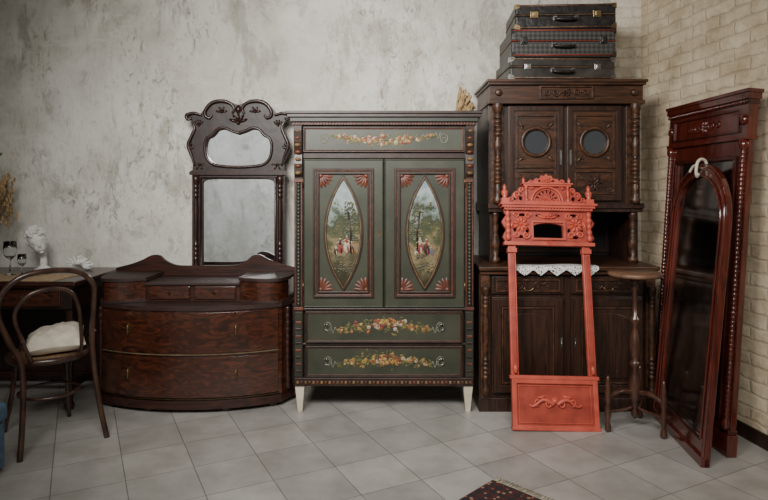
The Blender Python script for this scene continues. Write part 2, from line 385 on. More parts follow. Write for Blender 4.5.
# ------------------------------------------------------------------ wardrobe
W=top('wardrobe',(.0,3.9,0),'green painted two-door wardrobe with oval scenes and flower garlands','wardrobe')
def garland(b,cx,cz,w,h,y,sag=1,dens=1):
    mid=lambda u: cz-sag*h*.35*(u*u*-1+.4)
    b.tube([(cx+u*w*1.12,y-.0005,mid(u)) for u in [-1+i/12 for i in range(25)]],.0022,0,5)
    for i in range(int(150*dens)):
        u=R.uniform(-1,1); e=(1-abs(u)**1.5); x=cx+u*w; z=mid(u)+R.gauss(0,.30)*h*(.30+e*.6)
        b.ell(x,z,R.uniform(.008,.017),R.uniform(.003,.006),y,R.uniform(0,pi),.0012,0 if R.random()<.86 else 1,6)
    for i in range(int(44*dens)):
        u=R.uniform(-.95,.95); e=(1-abs(u)); x=cx+u*w; z=mid(u)+R.gauss(0,.20)*h*(.3+e*.8)
        r=R.uniform(.006,.010)*(1+.8*e); k=R.choice([1,1,2,2,3,5]); b.ell(x,z,r,r,y-.001,0,.002,k,8); b.ell(x+r*.2,z+r*.2,r*.4,r*.4,y-.003,0,.001,R.choice([1,3,5,0]),6)
    for sgn in (-1,1):
        P=[(cx+sgn*w*(1.0+.13*t)+0,y-.001,mid(1)+.02*sin(t*9)) for t in [i/16 for i in range(17)]]
        b.tube(P,.0028,4,5)
        b.tube([(cx+sgn*(w*1.18)+.024*cos(a),y-.001,cz+.03*sin(a)) for a in [2*pi*i/16 for i in range(16)]],.0028,4,5,True)
        b.tube([(cx+sgn*(w*1.18)+.014*cos(a),y-.001,cz-.012+.018*sin(a)) for a in [2*pi*i/16 for i in range(16)]],.0022,4,5,True)
GM=(LEAF,YEL,ORG,REDP,RIB,PWHITE)
b=B(GREEND,BRN)
b.box(-.570,.570,.035,.56,.19,1.875)
b.box(-.535,.535,.0,.04,1.655,1.69,1); b.box(-.535,.535,.0,.04,.665,.682,1); b.box(-.535,.535,.0,.04,.44,.455,1)
b.obj('body',W,.003)
b=B(BRN,REDT,GREEND)
b.box(-.595,.595,-.025,.56,1.868,1.89); b.box(-.605,.605,-.045,.565,1.89,1.918,2); b.box(-.622,.622,-.06,.57,1.918,1.94,0); b.box(-.630,.630,-.070,.575,1.94,1.957)
for i in range(60):
    x=-.58+i*1.16/59; b.box(x-.006,x+.006,-.034,-.02,1.870,1.887,1)
b.obj('cornice',W,.003)
b=B(GREEN); b.box(-.525,.525,.0,.035,1.695,1.862); f=b.obj('frieze_panel',W,.003)
b=B(BRN,REDT); b.frame(-.525,.525,1.695,1.862,.01,-.012,.002,0); b.frame(-.513,.513,1.707,1.85,.005,-.006,.002,1); b.obj('frieze_moulding',W,.002)
b=B(*GM); garland(b,0,1.785,.33,.085,-.0005,1,1.3); b.obj('painted_garland',W)
for sx,d0,d1 in ((-1,-.525,-.003),(1,.003,.525)):
    cx=(d0+d1)/2
    b=B(GREEN); b.box(d0,d1,.0,.032,.685,1.652); D=b.obj('door',W,.004)
    b=B(BRN,REDT,GREEND)
    px0,px1,pz0,pz1=cx-.197,cx+.197,.752,1.592
    b.frame(px0,px1,pz0,pz1,.014,-.014,.002,0); b.frame(px0+.014,px1-.014,pz0+.014,pz1-.014,.008,-.008,.002,1); b.frame(px0+.03,px1-.03,pz0+.03,pz1-.03,.01,-.014,.002,0)
    b.frame(d0+.003,d1-.003,.69,1.648,.006,-.004,.002,2)
    b.obj('door_moulding',D,.0025)
    for qx,qz,a0 in ((px0+.05,pz0+.05,0),(px1-.05,pz0+.05,pi/2),(px1-.05,pz1-.05,pi),(px0+.05,pz1-.05,-pi/2)):
        b=B(REDT,GOLD); b.fan(qx,qz,.080,a0+.05,a0+pi/2-.05,5,-.001,.008,0,.15); b.ell(qx,qz,.014,.014,-.001,0,.01,1); b.obj('corner_fan',D)
    zc=1.172; hw=.108; hh=.345
    lens=lambda w,h:[(cx+w*(1-abs(u)**2.1),zc+h*u) for u in [-1+2*i/24 for i in range(25)]]+[(cx-w*(1-abs(u)**2.1),zc+h*u) for u in [1-2*i/24 for i in range(1,24)]]
    b=B(BRN,GOLD); b.plate(lens(hw+.02,hh+.035),-.012,.002,[lens(hw,hh)],0)
    P=[(x,-.012,z) for x,z in lens(hw+.006,hh+.012)]; b.tube(P,.003,1,6,True)
    b.obj('oval_moulding',D,.003)
    b=B(painting_mat('painted_scene',3.1 if sx<0 else 8.4),PWHITE,REDP,PBLUE,PTREE,ORG,BRN,LEAF); b.plate(lens(hw,hh),-.004,.002)
    y=-.0045
    for i in range(200):
        zz=R.uniform(-.05,.20); lim=hw*(1-(abs(zz)/hh)**2.1)-.014; s_=-sx if R.random()<.86 else sx
        b.ell(cx+s_*R.uniform(.01,max(.02,lim)),zc+zz,R.uniform(.005,.011),R.uniform(.004,.007),y,R.uniform(0,pi),.001,4 if R.random()<.72 else 7,7)
    b.tube([(cx-sx*.045,y,zc-.12),(cx-sx*.05,y,zc),(cx-sx*.03,y,zc+.14)],.005,6,5)
    for i in range(40): b.ell(cx+R.uniform(-.055,.055),zc-.2+R.uniform(-.06,.06),R.uniform(.006,.014),.004,y,R.uniform(-.4,.4),.001,R.choice([4,6,7]),6)
    def fig(x,z,s,skirt,topm):
        b.ell(x,z,.018*s,.032*s,y-.001,R.uniform(-.2,.2),.002,skirt,8); b.ell(x+.006*s,z-.01*s,.006*s,.022*s,y-.002,.1,.002,topm,7); b.ell(x,z+.036*s,.009*s,.018*s,y-.002,0,.002,topm,8); b.ell(x,z+.058*s,.006*s,.007*s,y-.003,0,.002,1,8); b.ell(x,z+.064*s,.007*s,.004*s,y-.004,0,.002,6,6); b.ell(x-.013*s,z+.035*s,.012*s,.003*s,y-.003,.5,.001,1,6); b.ell(x+.012*s,z+.032*s,.011*s,.003*s,y-.003,-.6,.001,1,6)
    if sx<0: fig(cx+.022,zc-.09,1.2,1,2); fig(cx-.020,zc-.10,1.1,2,6); fig(cx+.054,zc-.11,.9,6,5); fig(cx-.048,zc-.12,.7,6,1)
    else: fig(cx-.03,zc-.10,1.15,2,1); fig(cx+.012,zc-.11,1.2,6,2); fig(cx+.048,zc-.125,.8,3,5); fig(cx-.055,zc-.13,.6,1,6)
    b.obj('painted_scene',D)
    hx=d0 if sx<0 else d1
    for z in (.82,1.5):
        b=B(ABRASS); b.lathe([(.006,z-.035),(.006,z+.035)],(hx,-.006,0),8); b.obj('hinge',D)
    if sx<0:
        b=B(ABRASS,DARKV); b.plate([(d1-.028+.009*cos(a),1.17+.022*sin(a)) for a in [2*pi*i/14 for i in range(14)]],-.004,.002); b.box(d1-.031,d1-.025,-.005,0,1.16,1.18,1); b.obj('keyhole_plate',D)
for z0,z1 in ((.458,.662),(.236,.438)):
    b=B(GREEN); b.box(-.51,.51,-.004,.033,z0,z1); D=b.obj('drawer',W,.004)
    b=B(BRN,REDT); b.frame(-.51,.51,z0,z1,.011,-.014,-.002,0); b.frame(-.497,.497,z0+.013,z1-.013,.004,-.008,-.002,1); b.obj('drawer_moulding',D,.002)
    b=B(*GM); garland(b,0,(z0+z1)/2,.31,.095,-.0045,-1,1.3); b.obj('painted_garland',D)
    for x in (-.37,.37):
        b=B(STEEL); zc=(z0+z1)/2+.02
        b.lathe([(.011,-.01),(.007,-.02),(.009,-.025),(0,-.027)],(x,0,zc),12,axis='y')
        b.tube([(x+.02*cos(a),-.02,zc-.018+.02*sin(a)) for a in [2*pi*i/16 for i in range(16)]],.0025,0,6,True); b.obj('ring_pull',D)
b=B(BRN,REDT,GOLD); b.box(-.580,.580,-.012,.56,.178,.232)
for i in range(44):
    x=-.56+i*1.12/43; b.box(x-.008,x+.008,-.019,-.010,.195,.213,1 if i%2 else 2)
b.obj('base_rail',W,.003)
for sx in (-1,1):
    b=B(BRN,REDT,GOLD,GREEND); x=sx*.554
    b.box(x-.028,x+.028,-.008,.05,.232,1.868,0)
    b.box(x-.024,x+.024,-.014,0,.24,.66,3)
    b.lathe(beads(.70,1.50,.013,34,.6),(x,-.012,0),8,3)
    b.tube([(x-.021,-.012,.70),(x-.021,-.012,1.5)],.004,1,6); b.tube([(x+.021,-.012,.70),(x+.021,-.012,1.5)],.004,1,6)
    b.box(x-.030,x+.030,-.02,0,1.50,1.52,1); b.box(x-.030,x+.030,-.02,0,.672,.69,1)
    side=[(-.008,1.53),(-.03,1.56),(-.035,1.62),(-.025,1.68),(-.05,1.76),(-.06,1.83),(-.05,1.865),(0,1.868),(0,1.53)]
    n=len(side); vs=[(x-.026,a,c) for a,c in side]+[(x+.026,a,c) for a,c in side]
    b.add(vs,[tuple(range(n)),tuple(range(n,2*n))]+[(i,(i+1)%n,n+(i+1)%n,n+i) for i in range(n)],0)
    for k in range(7): b.ell(x,1.56+k*.045,.02,.012,-.036-k*.003,0,.01,1 if k%2 else 2,8)
    for k in range(8): b.box(x-.018,x+.018,-.019,-.012,.27+k*.045,.285+k*.045,1 if k%2 else 0)
    b.obj('pilaster',W,.002)
for x in (-.548,.548):
    for y in (.03,.52):
        b=B(CREAM); b.taper((x,y,0),.015,(x,y,.18),.031); b.obj('leg',W,.003)

# ------------------------------------------------------------------ bow-front dresser
DR=top('dresser',(-1.292,3.885,0),'bow-front dark walnut chest of drawers with raised side shelves','dresser')
BX=.605
def byf(x): return .145*(abs(x)/.6)**2.2
def bow(off=0,x0=-BX,x1=BX,n=24): return [(x,byf(x)-off) for x in [x0+(x1-x0)*i/n for i in range(n+1)]]
def plan(off):
    f=bow(off); return f+[(.660+off,.27-off*.3),(.665+off,.485),(-.665-off,.485),(-.660-off,.27-off*.3)]
b=B(BURL,MAHOG_H); b.prism(plan(0),.085,.668,0); b.prism(plan(.012),.03,.085,1); b.obj('body',DR,.004)
b=B(SHELFT); b.prism(plan(.014),.668,.695); b.obj('top',DR,.006)
for z0,z1 in ((.105,.365),(.392,.655)):
    b=B(BURL,CREAM); f=bow(.014,-.585,.585); g=bow(-.002,-.585,.585); b.prism(f+g[::-1],z0,z1,0)
    D=b.obj('drawer',DR,.004)
    b=B(ABRASS if z0<.2 else INLAY); f=bow(.016,-.588,.588); g=bow(0,-.588,.588); b.prism(f+g[::-1],z0-.010,z0-.005,0); b.obj('inlay_strip',D)
    for x in (-.38,.33):
        yf=byf(x)-.014; zc=(z0+z1)/2+.02
        b=B(BRASS,BRN); b.plate([(x+.008*cos(a),zc+.035*sin(a)) for a in [2*pi*i/12 for i in range(12)]],yf-.006,yf+.008,m=0)
        b.lathe([(.004,-.04),(.008,-.015),(.004,0),(.006,.015),(.002,.025)],(x,yf-.014,zc),10,0); b.obj('drawer_pull',D)
for sx in (-1,1):
    b=B(MAHOG_V); b.lathe(beads(.10,.66,.020,12,.75),(sx*.636,.205,0),10,0); b.obj('corner_column',DR)
    px=[(sx*.32,.17),(sx*.45,.12),(sx*.58,.13),(sx*.635,.24),(sx*.645,.475),(sx*.32,.475)]
    P2=c2(px[:4],5)+px[4:]
    b=B(BURL,SHELFT); b.prism(P2,.695,.838,0)
    cxx=sx*.46; big=[(cxx+(a-cxx)*1.06,.31+(c-.31)*1.06) for a,c in P2]; big=[(a,min(c,.465)) for a,c in big]; b.prism(big,.838,.86,1); b.prism(big,.695,.71,1); b.obj('side_shelf',DR,.004)
    b=B(BURL); b.box(sx*.155-.138,sx*.155+.138,.155,.18,.712,.802); D=b.obj('small_drawer',DR,.006)
    b=B(BRASS); b.lathe([(.004,-.012),(.009,-.018),(0,-.024)],(sx*.15,.16,.757),10,axis='y'); b.obj('knob',D)
b=B(MAHOG_H,SHELFT); b.box(-.32,.32,.17,.475,.695,.81); b.box(-.32,.32,.15,.475,.807,.825,1); b.obj('drawer_box',DR,.004)
half=[(0,.90),(.12,.90),(.22,.905),(.29,.935),(.34,.975),(.40,.975),(.46,.945),(.54,.915),(.655,.885),(.655,.69),(0,.69)]
b=B(MAHOG_H); b.plate(mirror_pts(c2(half[:9],4)+half[9:]),.475,.50); b.box(-.3,.3,.467,.475,.83,.86); b.obj('backboard',DR,.004)
for x in (-.54,.54,-.25,.25):
    yy=.14 if abs(x)>.4 else .05
    b=B(MAHOG_V); b.lathe([(.02,0),(.035,.01),(.035,.025),(.025,.035)],(x,yy+.02,0),12); b.obj('foot',DR)

# ------------------------------------------------------------------ pier mirror
PM=top('pier_mirror',(-1.085,4.47,0),'dark carved mahogany pier mirror with kidney-shaped upper glass','mirror')
half=c2([(0,2.085),(.06,2.105),(.13,2.125),(.20,2.11),(.25,2.06),(.285,2.015)],4)+c2([(.285,2.015),(.34,2.03),(.395,2.02),(.39,1.985),(.35,1.965),(.335,1.92),(.36,1.86),(.385,1.78),(.36,1.70),(.34,1.66)],4)[1:]+[(.34,1.60),(.36,1.59),(.36,1.565),(.345,1.56),(.345,.60),(.345,0),(.26,0),(.26,.58),(0,.58)]
kid=c2([(0,1.868),(.05,1.885),(.10,1.905),(.15,1.895),(.185,1.855),(.225,1.83),(.24,1.77),(.225,1.69),(.18,1.645),(.10,1.63),(0,1.625)],5)
kidl=mirror_pts(kid)
low=c2([(.0,1.53),(.20,1.53),(.26,1.515)],3)+[(.268,1.50),(.268,.80),(0,.80)]
lowl=mirror_pts(low)
b=B(MAHOG_C); b.plate(mirror_pts(half),0,.035,[kidl,lowl]); b.obj('frame',PM,.005)
sc=lambda L,s,c:[(p[0]*s,c+(p[1]-c)*s) for p in L]
b=B(MAHOG_V)
b.tube([(x,-.004,z) for x,z in sc(kidl,1.04,1.74)],.011,0,8,True); b.tube([(x,-.004,z) for x,z in [(.278,1.54),(.278,.8),(-.278,.8),(-.278,1.54)]],.009,0,8,True)
for s in (-1,1):
    # long smooth C-scroll rolling over the crest into a volute
    P=catmull([(s*.045,-.006,2.02),(s*.030,-.006,2.055),(s*.060,-.006,2.095),(s*.125,-.007,2.112),(s*.195,-.007,2.098),(s*.240,-.007,2.05),(s*.245,-.006,2.005),(s*.215,-.006,1.985),(s*.195,-.006,2.01)],6)
    b.tube(P,[.008+.007*sin(pi*i/(len(P)-1)) for i in range(len(P))],0,8)
    P=catmull([(s*.27,-.006,2.005),(s*.33,-.007,2.022),(s*.383,-.007,2.005),(s*.375,-.007,1.975),(s*.345,-.006,1.985)],6)
    b.tube(P,[.008+.006*sin(pi*i/(len(P)-1)) for i in range(len(P))],0,8)
    P=catmull([(s*.345,-.006,1.96),(s*.325,-.006,1.91),(s*.352,-.006,1.84),(s*.372,-.007,1.78),(s*.345,-.006,1.70),(s*.325,-.006,1.63)],5)
    b.tube(P,[.006+.008*sin(pi*i/(len(P)-1)) for i in range(len(P))],0,8)
    b.scroll(s*.345,1.775,.020,-.006,1.2,pi/2,-s,.008)
    b.fan(s*.125,2.03,.045,.2,pi-.2,4,-.001,.012,0,.2); b.fan(s*.295,1.93,.045,pi/2-.8,pi/2+.8,4,-.001,.011,0,.2); b.fan(s*.29,1.64,.045,pi,pi*2,4,-.001,.010)
b.fan(0,1.95,.075,.4,pi-.4,5,-.001,.020,0); b.ell(0,2.05,.022,.035,-.001,0,.018)
b.box(-.36,.36,-.02,0,1.562,1.585)
b.obj('carving',PM)
for s in (-1,1):
    b=B(MAHOG_V); b.lathe([(.02,.82),(.024,.85),(.015,.87),(.019,.9)]+beads(.92,1.06,.019,4,.7)+[(.014,1.08),(.018,1.3),(.013,1.38)]+beads(1.39,1.49,.019,3,.7)+[(.022,1.50),(.025,1.53),(.022,1.56)],(s*.312,-.015,0),12); b.obj('side_column',PM)
b=B(MIR); b.plate(sc(kidl,1.02,1.74),.02,.03); b.obj('upper_mirror_glass',PM)
b=B(MIR); b.box(-.275,.275,.02,.03,.79,1.535); b.obj('lower_mirror_glass',PM)

# ------------------------------------------------------------------ buffet cabinet
CB=top('buffet_cabinet',(1.20,3.93,0),'tall dark carved oak buffet cabinet with porthole doors','cabinet')
b=B(OAKD,DARKV); b.box(-.575,.575,.01,.64,.05,.925); b.box(-.58,.58,-.01,.645,0,.09); b.obj('lower_body',CB,.004)
b=B(OAKH); b.box(-.585,.585,-.06,.65,.928,.955); b.box(-.575,.58,-.035,.64,.90,.928); b.obj('counter',CB,.006)
for s in (-1,1):
    cx=s*.26
    b=B(OAKD); b.box(cx-.235,cx+.235,-.008,.02,.77,.885); D=b.obj('drawer',CB,.004)
    b=B(OAKC); b.frame(cx-.21,cx+.21,.785,.87,.012,-.018,-.005)
    for q in (-1,1): b.scroll(cx+q*.06,.827,.026,-.010,1.3,0,q,.005); b.scroll(cx+q*.12,.827,.02,-.010,1.3,pi,-q,.004)
    b.obj('carving',D)
    b=B(BRASS); b.tube([(cx+.03*cos(a),-.03,.815+.02*sin(a)) for a in [pi+pi*i/8 for i in range(9)]],.003); b.obj('pull',D)
    b=B(OAKD); b.box(cx-.235,cx+.235,-.008,.02,.12,.75); D=b.obj('door',CB,.004)
    b=B(OAKC,OAKD); b.frame(cx-.225,cx+.225,.13,.74,.05,-.024,-.005,1); b.frame(cx-.172,cx+.172,.185,.685,.010,-.018,-.004,0)
    b.plate([(cx-.135,.22),(cx+.135,.22),(cx+.135,.60)]+[(cx+.135*cos(a),.60+.045*sin(a)) for a in [pi*i/10 for i in range(1,10)]]+[(cx-.135,.60)],-.016,-.004,m=1); b.obj('door_panel',D,.006)
    b=B(STEEL); b.box(cx-s*.215-.006,cx-s*.215+.006,-.030,-.022,.43,.49); b.tube([(cx-s*.215,-.026,.47),(cx-s*.215,-.038,.44)],.004); b.obj('key_plate',D)
    b=B(OAKC); b.box(s*.54-.03,s*.54+.03,-.02,.02,.09,.90)
    b.lathe([(.024,.12),(.028,.16),(.016,.18),(.02,.2)]+beads(.22,.36,.022,5,.7)+[(.015,.38),(.024,.55),(.017,.66)]+beads(.68,.76,.022,3,.7)+[(.028,.78),(.028,.82)],(s*.54,-.03,0),12); b.obj('pilaster',CB,.002)
UC=.026; UH=.515
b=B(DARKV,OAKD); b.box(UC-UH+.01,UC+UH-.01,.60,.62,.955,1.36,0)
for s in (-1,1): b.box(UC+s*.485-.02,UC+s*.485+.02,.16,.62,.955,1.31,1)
b.frame(UC-.47,UC+.47,.98,1.33,.03,.585,.60,1); b.obj('niche',CB,.003)
b=B(OAKD); b.box(UC-UH,UC+UH,.15,.64,1.355,2.035); b.box(UC-UH-.01,UC+UH+.01,.10,.645,1.325,1.36); b.box(UC-UH-.005,UC+UH+.005,.115,.64,1.30,1.327); b.obj('upper_body',CB,.004)
b=B(OAKH,OAKC); b.box(UC-UH-.01,UC+UH+.01,.09,.645,2.03,2.055); b.box(UC-UH,UC+UH,.105,.64,2.055,2.155); b.box(UC-UH-.012,UC+UH+.012,.08,.65,2.155,2.172); b.box(UC-UH-.022,UC+UH+.022,.068,.655,2.172,2.19)
b.frame(UC-.18,UC+.18,2.062,2.15,.01,.092,.107,1)
b.fan(UC,2.105,.035,0,2*pi*.875,8,.1,.012,1)
for q in (-1,1):
    b.scroll(UC+q*.07,2.105,.026,.098,1.3,0,q,.006,1); b.scroll(UC+q*.13,2.105,.022,.098,1.3,pi,-q,.005,1)
    b.lathe([(.025,0),(.02,-.012),(0,-.018)],(UC+q*.455,.1,2.105),12,1,axis='y')
b.obj('cornice',CB,.004)
for s in (-1,1):
    cx=UC+s*.198; hr=.084; zc=1.775
    b=B(OAKH,OAKC); ring=lambda r,zc=zc,cx=cx:circ(cx,zc,r,r,28)
    b.plate([(cx-.185,1.375),(cx+.185,1.375),(cx+.185,2.02),(cx-.185,2.02)],.13,.152,[ring(hr)],0)
    D=b.obj('door',CB,.003)
    b=B(OAKC,OAKD); b.frame(cx-.18,cx+.18,1.38,2.015,.03,.12,.135,1); b.frame(cx-.135,cx+.135,1.60,1.96,.01,.118,.132,0)
    b.tube([(x,.128,z) for x,z in ring(hr+.01)],.013,0,8,True)
    for a in (pi/4,3*pi/4,5*pi/4,7*pi/4):
        b.ell(cx+.155*cos(a)*.92,zc+.155*sin(a)*1.05,.028,.012,.131,a,.012,0)
        b.scroll(cx+.10*cos(a)*1.15,zc+.10*sin(a)*1.4,.018,.128,1.2,a,1,.005,0)
    b.plate([(cx+.10*cos(a)*(1 if k%2 else .55),1.495+.07*sin(a)*(1 if k%2 else .55)) for k,a in enumerate([2*pi*i/16 for i in range(16)])],.124,.131,m=1)
    b.fan(cx,1.495,.05,0,2*pi*.875,8,.124,.010,1)
    for q in (-1,1): b.scroll(cx+q*.105,1.54,.022,.128,1.3,0,q,.005); b.scroll(cx+q*.105,1.455,.022,.128,1.3,0,-q,.005)
    b.frame(cx-.135,cx+.135,1.42,1.58,.01,.12,.132,0); b.obj('door_carving',D,.002)
    b=B(DGLASS); b.plate(ring(hr+.002),.140,.146); b.obj('round_glass',D)
    b=B(STEEL); b.box(cx-s*.165-.006,cx-s*.165+.006,.112,.12,1.62,1.72); b.obj('key_plate',D)
    b=B(OAKC); b.box(UC+s*.46-.045,UC+s*.46+.045,.135,.155,1.36,2.03)
    b.lathe([(.03,1.36),(.034,1.39),(.02,1.41),(.028,1.44),(.022,1.48)]+beads(1.49,1.66,.027,6,.7)+[(.018,1.68),(.027,1.73),(.03,1.76),(.018,1.80)]+beads(1.81,1.95,.027,5,.7)+[(.02,1.96),(.034,1.99),(.034,2.03)],(UC+s*.462,.10,0),14); b.obj('turned_column',CB,.002)
    b=B(OAKC); b.lathe([(.032,.955),(.034,.985),(.018,1.0),(.03,1.06),(.034,1.10),(.018,1.16),(.024,1.2),(.016,1.24),(.03,1.28),(.03,1.302)],(UC+s*.468,.155,0),14); b.obj('niche_support',CB)

# lace doily: thin open cloth lying on the ledge, scalloped points hanging over the edge
b=B(LACE); n=72; vs=[]; fs=[]
rows=[(.05,.9572),(0,.9572),(-.056,.9578),(-.0635,.956),(-.0655,.948),(-.066,.940)]
for j,(y,z) in enumerate(rows):
    for i in range(n+1):
        u=i/n; k=max(0,j-2)/3; pt=abs(((u*5)%1)-.5)*2
        dz=-k*(.040*(1-pt)+.004)
        vs.append((-.26+.54*u+.006*sin(u*11), y-k*(.0015*sin(u*33))+(.02*sin(u*9+2) if j==0 else 0), z+dz+(.0015*(1+sin(u*23)) if j==1 else 0)))
for j in range(5):
    for i in range(n): fs.append((j*(n+1)+i,j*(n+1)+i+1,(j+1)*(n+1)+i+1,(j+1)*(n+1)+i))
b.add(vs,fs,0,True); o=b.obj('lace_doily'); o.location=(1.11,3.93,0)
o['label']='white lace doily draped over the counter edge of the buffet'; o['category']='doily'

# ------------------------------------------------------------------ suitcases
def suitcase(loc,w,h,d,bm,label,rz=0,trim=STEEL,latch=BRASS,pip=DRED,lx=.33,corner=ABRASS,big=1):
    S=top('suitcase',loc,label,'suitcase',(0,0,rz),'suitcases stacked on the buffet')
    b=B(bm); b.box(-w/2,w/2,0,d,0,h*.56); b.obj('case_base',S,.014,seg=4)
    b=B(bm); b.box(-w/2,w/2,.001,d-.001,h*.57,h); b.obj('lid',S,.014,seg=4)
    b=B(trim); b.box(-w/2-.002,w/2+.002,-.003,d+.002,h*.55,h*.58); b.obj('trim_band',S,.002)
    b=B(pip)
    for z in (.012,h-.012): b.tube([(-w/2+.01,0,z),(0,0,z),(w/2-.01,0,z)],.005,0,6)
    b.obj('piping',S)
    for x in (-1,1):
        b=B(latch); b.box(x*w*lx-.022*big,x*w*lx+.022*big,-.008,.0,h*.44,h*.70); b.box(x*w*lx-.012,x*w*lx+.012,-.015,-.006,h*.5,h*.66); b.obj('latch',S,.002)
        if corner:
            for z in (0,1):
                b=B(corner); z0=z*h; q=-1 if z else 1
                b.add([(x*(w/2+.002),-.003,z0+q*.001),(x*(w/2-.035),-.003,z0+q*.001),(x*(w/2-.03),-.003,z0+q*.022),(x*(w/2-.015),-.003,z0+q*.033),(x*(w/2+.002),-.003,z0+q*.036),
                       (x*(w/2+.003),.04,z0+q*.001),(x*(w/2+.003),.04,z0+q*.03)],[(0,1,2,3,4),(0,4,6,5)],0); b.obj('metal_corner',S)
    b=B(CASEB,STEEL); hz=h*.42
    b.tube(catmull([(-.07,-.006,hz),(-.06,-.03,hz-.012),(0,-.038,hz-.016),(.06,-.03,hz-.012),(.07,-.006,hz)],5),.009)
    for x in (-.07,.07): b.box(x-.012,x+.012,-.008,0,hz-.014,hz+.014,1)
    b.obj('handle',S)
suitcase((1.200,4.03,2.192),.715,.150,.46,CASEG,'worn dark suitcase with steel latches at the bottom of stack',.02,TANP,STEEL,TANP,.33,STEEL)
suitcase((1.205,4.025,2.344),.70,.190,.46,CASED,'diamond-patterned grey suitcase with red piping in the middle',-.015,DRED,CASEB,DRED,.38,CASEB)
suitcase((1.222,4.04,2.536),.67,.170,.45,CASEB,'black leather suitcase with brass latches on top of stack',-.06,TANP,BRASS,TANP,.31,BRASS,1.2)

# ------------------------------------------------------------------ coral frame
th=math.atan(.225)
RF=top('mirror_frame',(1.037,3.612,0.0),'empty coral red carved wooden mirror frame leaning on buffet','frame',(-th,math.radians(1.2),0))
b=B(CORAL,CORALD); b.box(-.262,.262,0,.03,.0,.30,1); b.frame(-.262,.262,.0,.30,.030,-.014,.002,0); b.frame(-.222,.222,.04,.26,.006,-.006,.002,0); b.box(-.272,.272,-.018,.03,.295,.318,0); b.box(-.266,.266,-.018,.03,0,.02)
b.obj('base_panel',RF,.004)
b=B(CORAL)
for q in (-1,1):
    b.tube(catmull([(q*.012,-.006,.150),(q*.045,-.008,.172),(q*.08,-.008,.175),(q*.115,-.006,.150),(q*.14,-.006,.138),(q*.16,-.004,.148)],5),[.014-.0003*i for i in range(26)],0,8)
    b.scroll(q*.105,.162,.022,-.006,1.2,-pi/2,q,.008); b.scroll(q*.038,.150,.022,-.006,1.2,pi/2,-q,.008); b.ell(q*.08,.192,.03,.009,0,-q*.2,.012)
b.ell(0,.17,.024,.022,0,0,.02); b.obj('carved_scroll',RF)
for q in (-1,1):
    b=B(CORAL,CORALD); x=q*.238
    b.box(x-.024,x+.024,0,.03,.318,1.13,0); b.box(x-.014,x+.014,-.008,0,.36,1.06,1); b.tube([(x-q*.019,-.003,.32),(x-q*.019,-.003,1.12)],.004)
    b.lathe([(.012,.33),(.018,.36),(.01,.38)],(x,-.012,0),10); b.box(x-.030,x+.030,-.016,.03,1.07,1.10,0)
    b.obj('side_post',RF,.003)
hole=[(-.095,1.17),(.095,1.17),(.095,1.245)]+[(.095*cos(a)*.98,1.245+.02*sin(a)) for a in [pi*i/8 for i in range(1,8)]]+[(-.095,1.245)]
outl=mirror_pts([(0,1.36),(.275,1.36),(.285,1.335),(.27,1.315),(.285,1.295),(.30,1.27),(.285,1.24),(.27,1.22),(.285,1.195),(.295,1.17),(.275,1.14),(.275,1.13),(0,1.13)])
holes=[hole]
for q in (-1,1):
    holes+= [circ(q*.135,1.215,.012,.022),circ(q*.215,1.225,.012,.02),circ(q*.175,1.175,.022,.010),circ(q*.165,1.318,.024,.010),circ(q*.06,1.315,.020,.009)]
b=B(CORAL,CORALD); b.plate(outl,0,.03,holes,1)
b.box(-.29,.29,-.022,.03,1.118,1.14,0)
b.frame(-.11,.11,1.155,1.28,.012,-.012,0,0)
b.box(-.285,.285,-.02,.03,1.345,1.362,0); b.box(-.30,.30,-.035,.035,1.362,1.378,0); b.box(-.312,.312,-.045,.035,1.378,1.392,0)
for i in range(30): x=-.28+i*.56/29; b.box(x-.005,x+.005,-.028,-.018,1.347,1.36,0)
for q in (-1,1):
    b.lathe(beads(1.15,1.34,.018,5,.6),(q*.262,-.012,0),10,0)
    b.fan(q*.178,1.255,.055,0,2*pi*.9,9,0,.018,0,.22); b.scroll(q*.145,1.185,.024,-.005,1.3,0,q,.008); b.scroll(q*.205,1.19,.022,-.005,1.3,pi,-q,.008)
    b.scroll(q*.13,1.312,.022,-.005,1.3,0,-q,.008); b.scroll(q*.205,1.315,.02,-.005,1.3,pi,q,.007)
    b.ell(q*.04,1.305,.03,.010,0,q*.4,.014,0); b.ell(q*.235,1.25,.012,.03,0,q*.3,.014,0)
b.fan(0,1.30,.04,0,pi,5,0,.018,0,.2); b.fan(0,1.145,.028,pi,2*pi,5,-.02,.01)
b.obj('carved_frieze',RF,.003)
AR=.10; z0=1.405
arch=[(AR*cos(a),z0+AR*sin(a)) for a in [pi*i/18 for i in range(19)]]
ph=[]
for k in range(7):
    a=pi*(k+1)/8; ph.append([(.064*cos(a)+u*.016*cos(a)-w*.006*sin(a),z0+.006+.064*sin(a)+u*.016*sin(a)+w*.006*cos(a)) for u,w in ((-1,0),(0,-1),(1,0),(0,1))])
b=B(CORAL,CORALD); b.plate([(-.145,1.392),(.145,1.392),(.145,1.485),(.132,1.485),(.132,1.52),(-.132,1.52),(-.132,1.485),(-.145,1.485)],0.004,.03,ph,m=1)
b.tube([(x*1.02,-.003,z) for x,z in arch],.008,0,8)
b.tube([(x*.84,-.002,z0+(z-z0)*.84) for x,z in arch],.004,0,6)
b.fan(0,z0+.004,.050,.15,pi-.15,7,0,.014,0,.14)
b.box(-.155,.155,-.02,.03,1.392,1.408,0)
for q in (-1,1):
    b.lathe([(.012,1.408),(.014,1.42),(.007,1.43),(.010,1.46),(.007,1.49),(.013,1.50),(.013,1.508)],(q*.136,-.006,0),10,0)
    b.fan(q*.10,1.490,.028,pi/2-1,pi/2+1,4,0,.010,0,.2)
b.box(-.155,.155,-.020,.032,1.508,1.520,0); b.box(-.165,.165,-.028,.034,1.520,1.529,0)
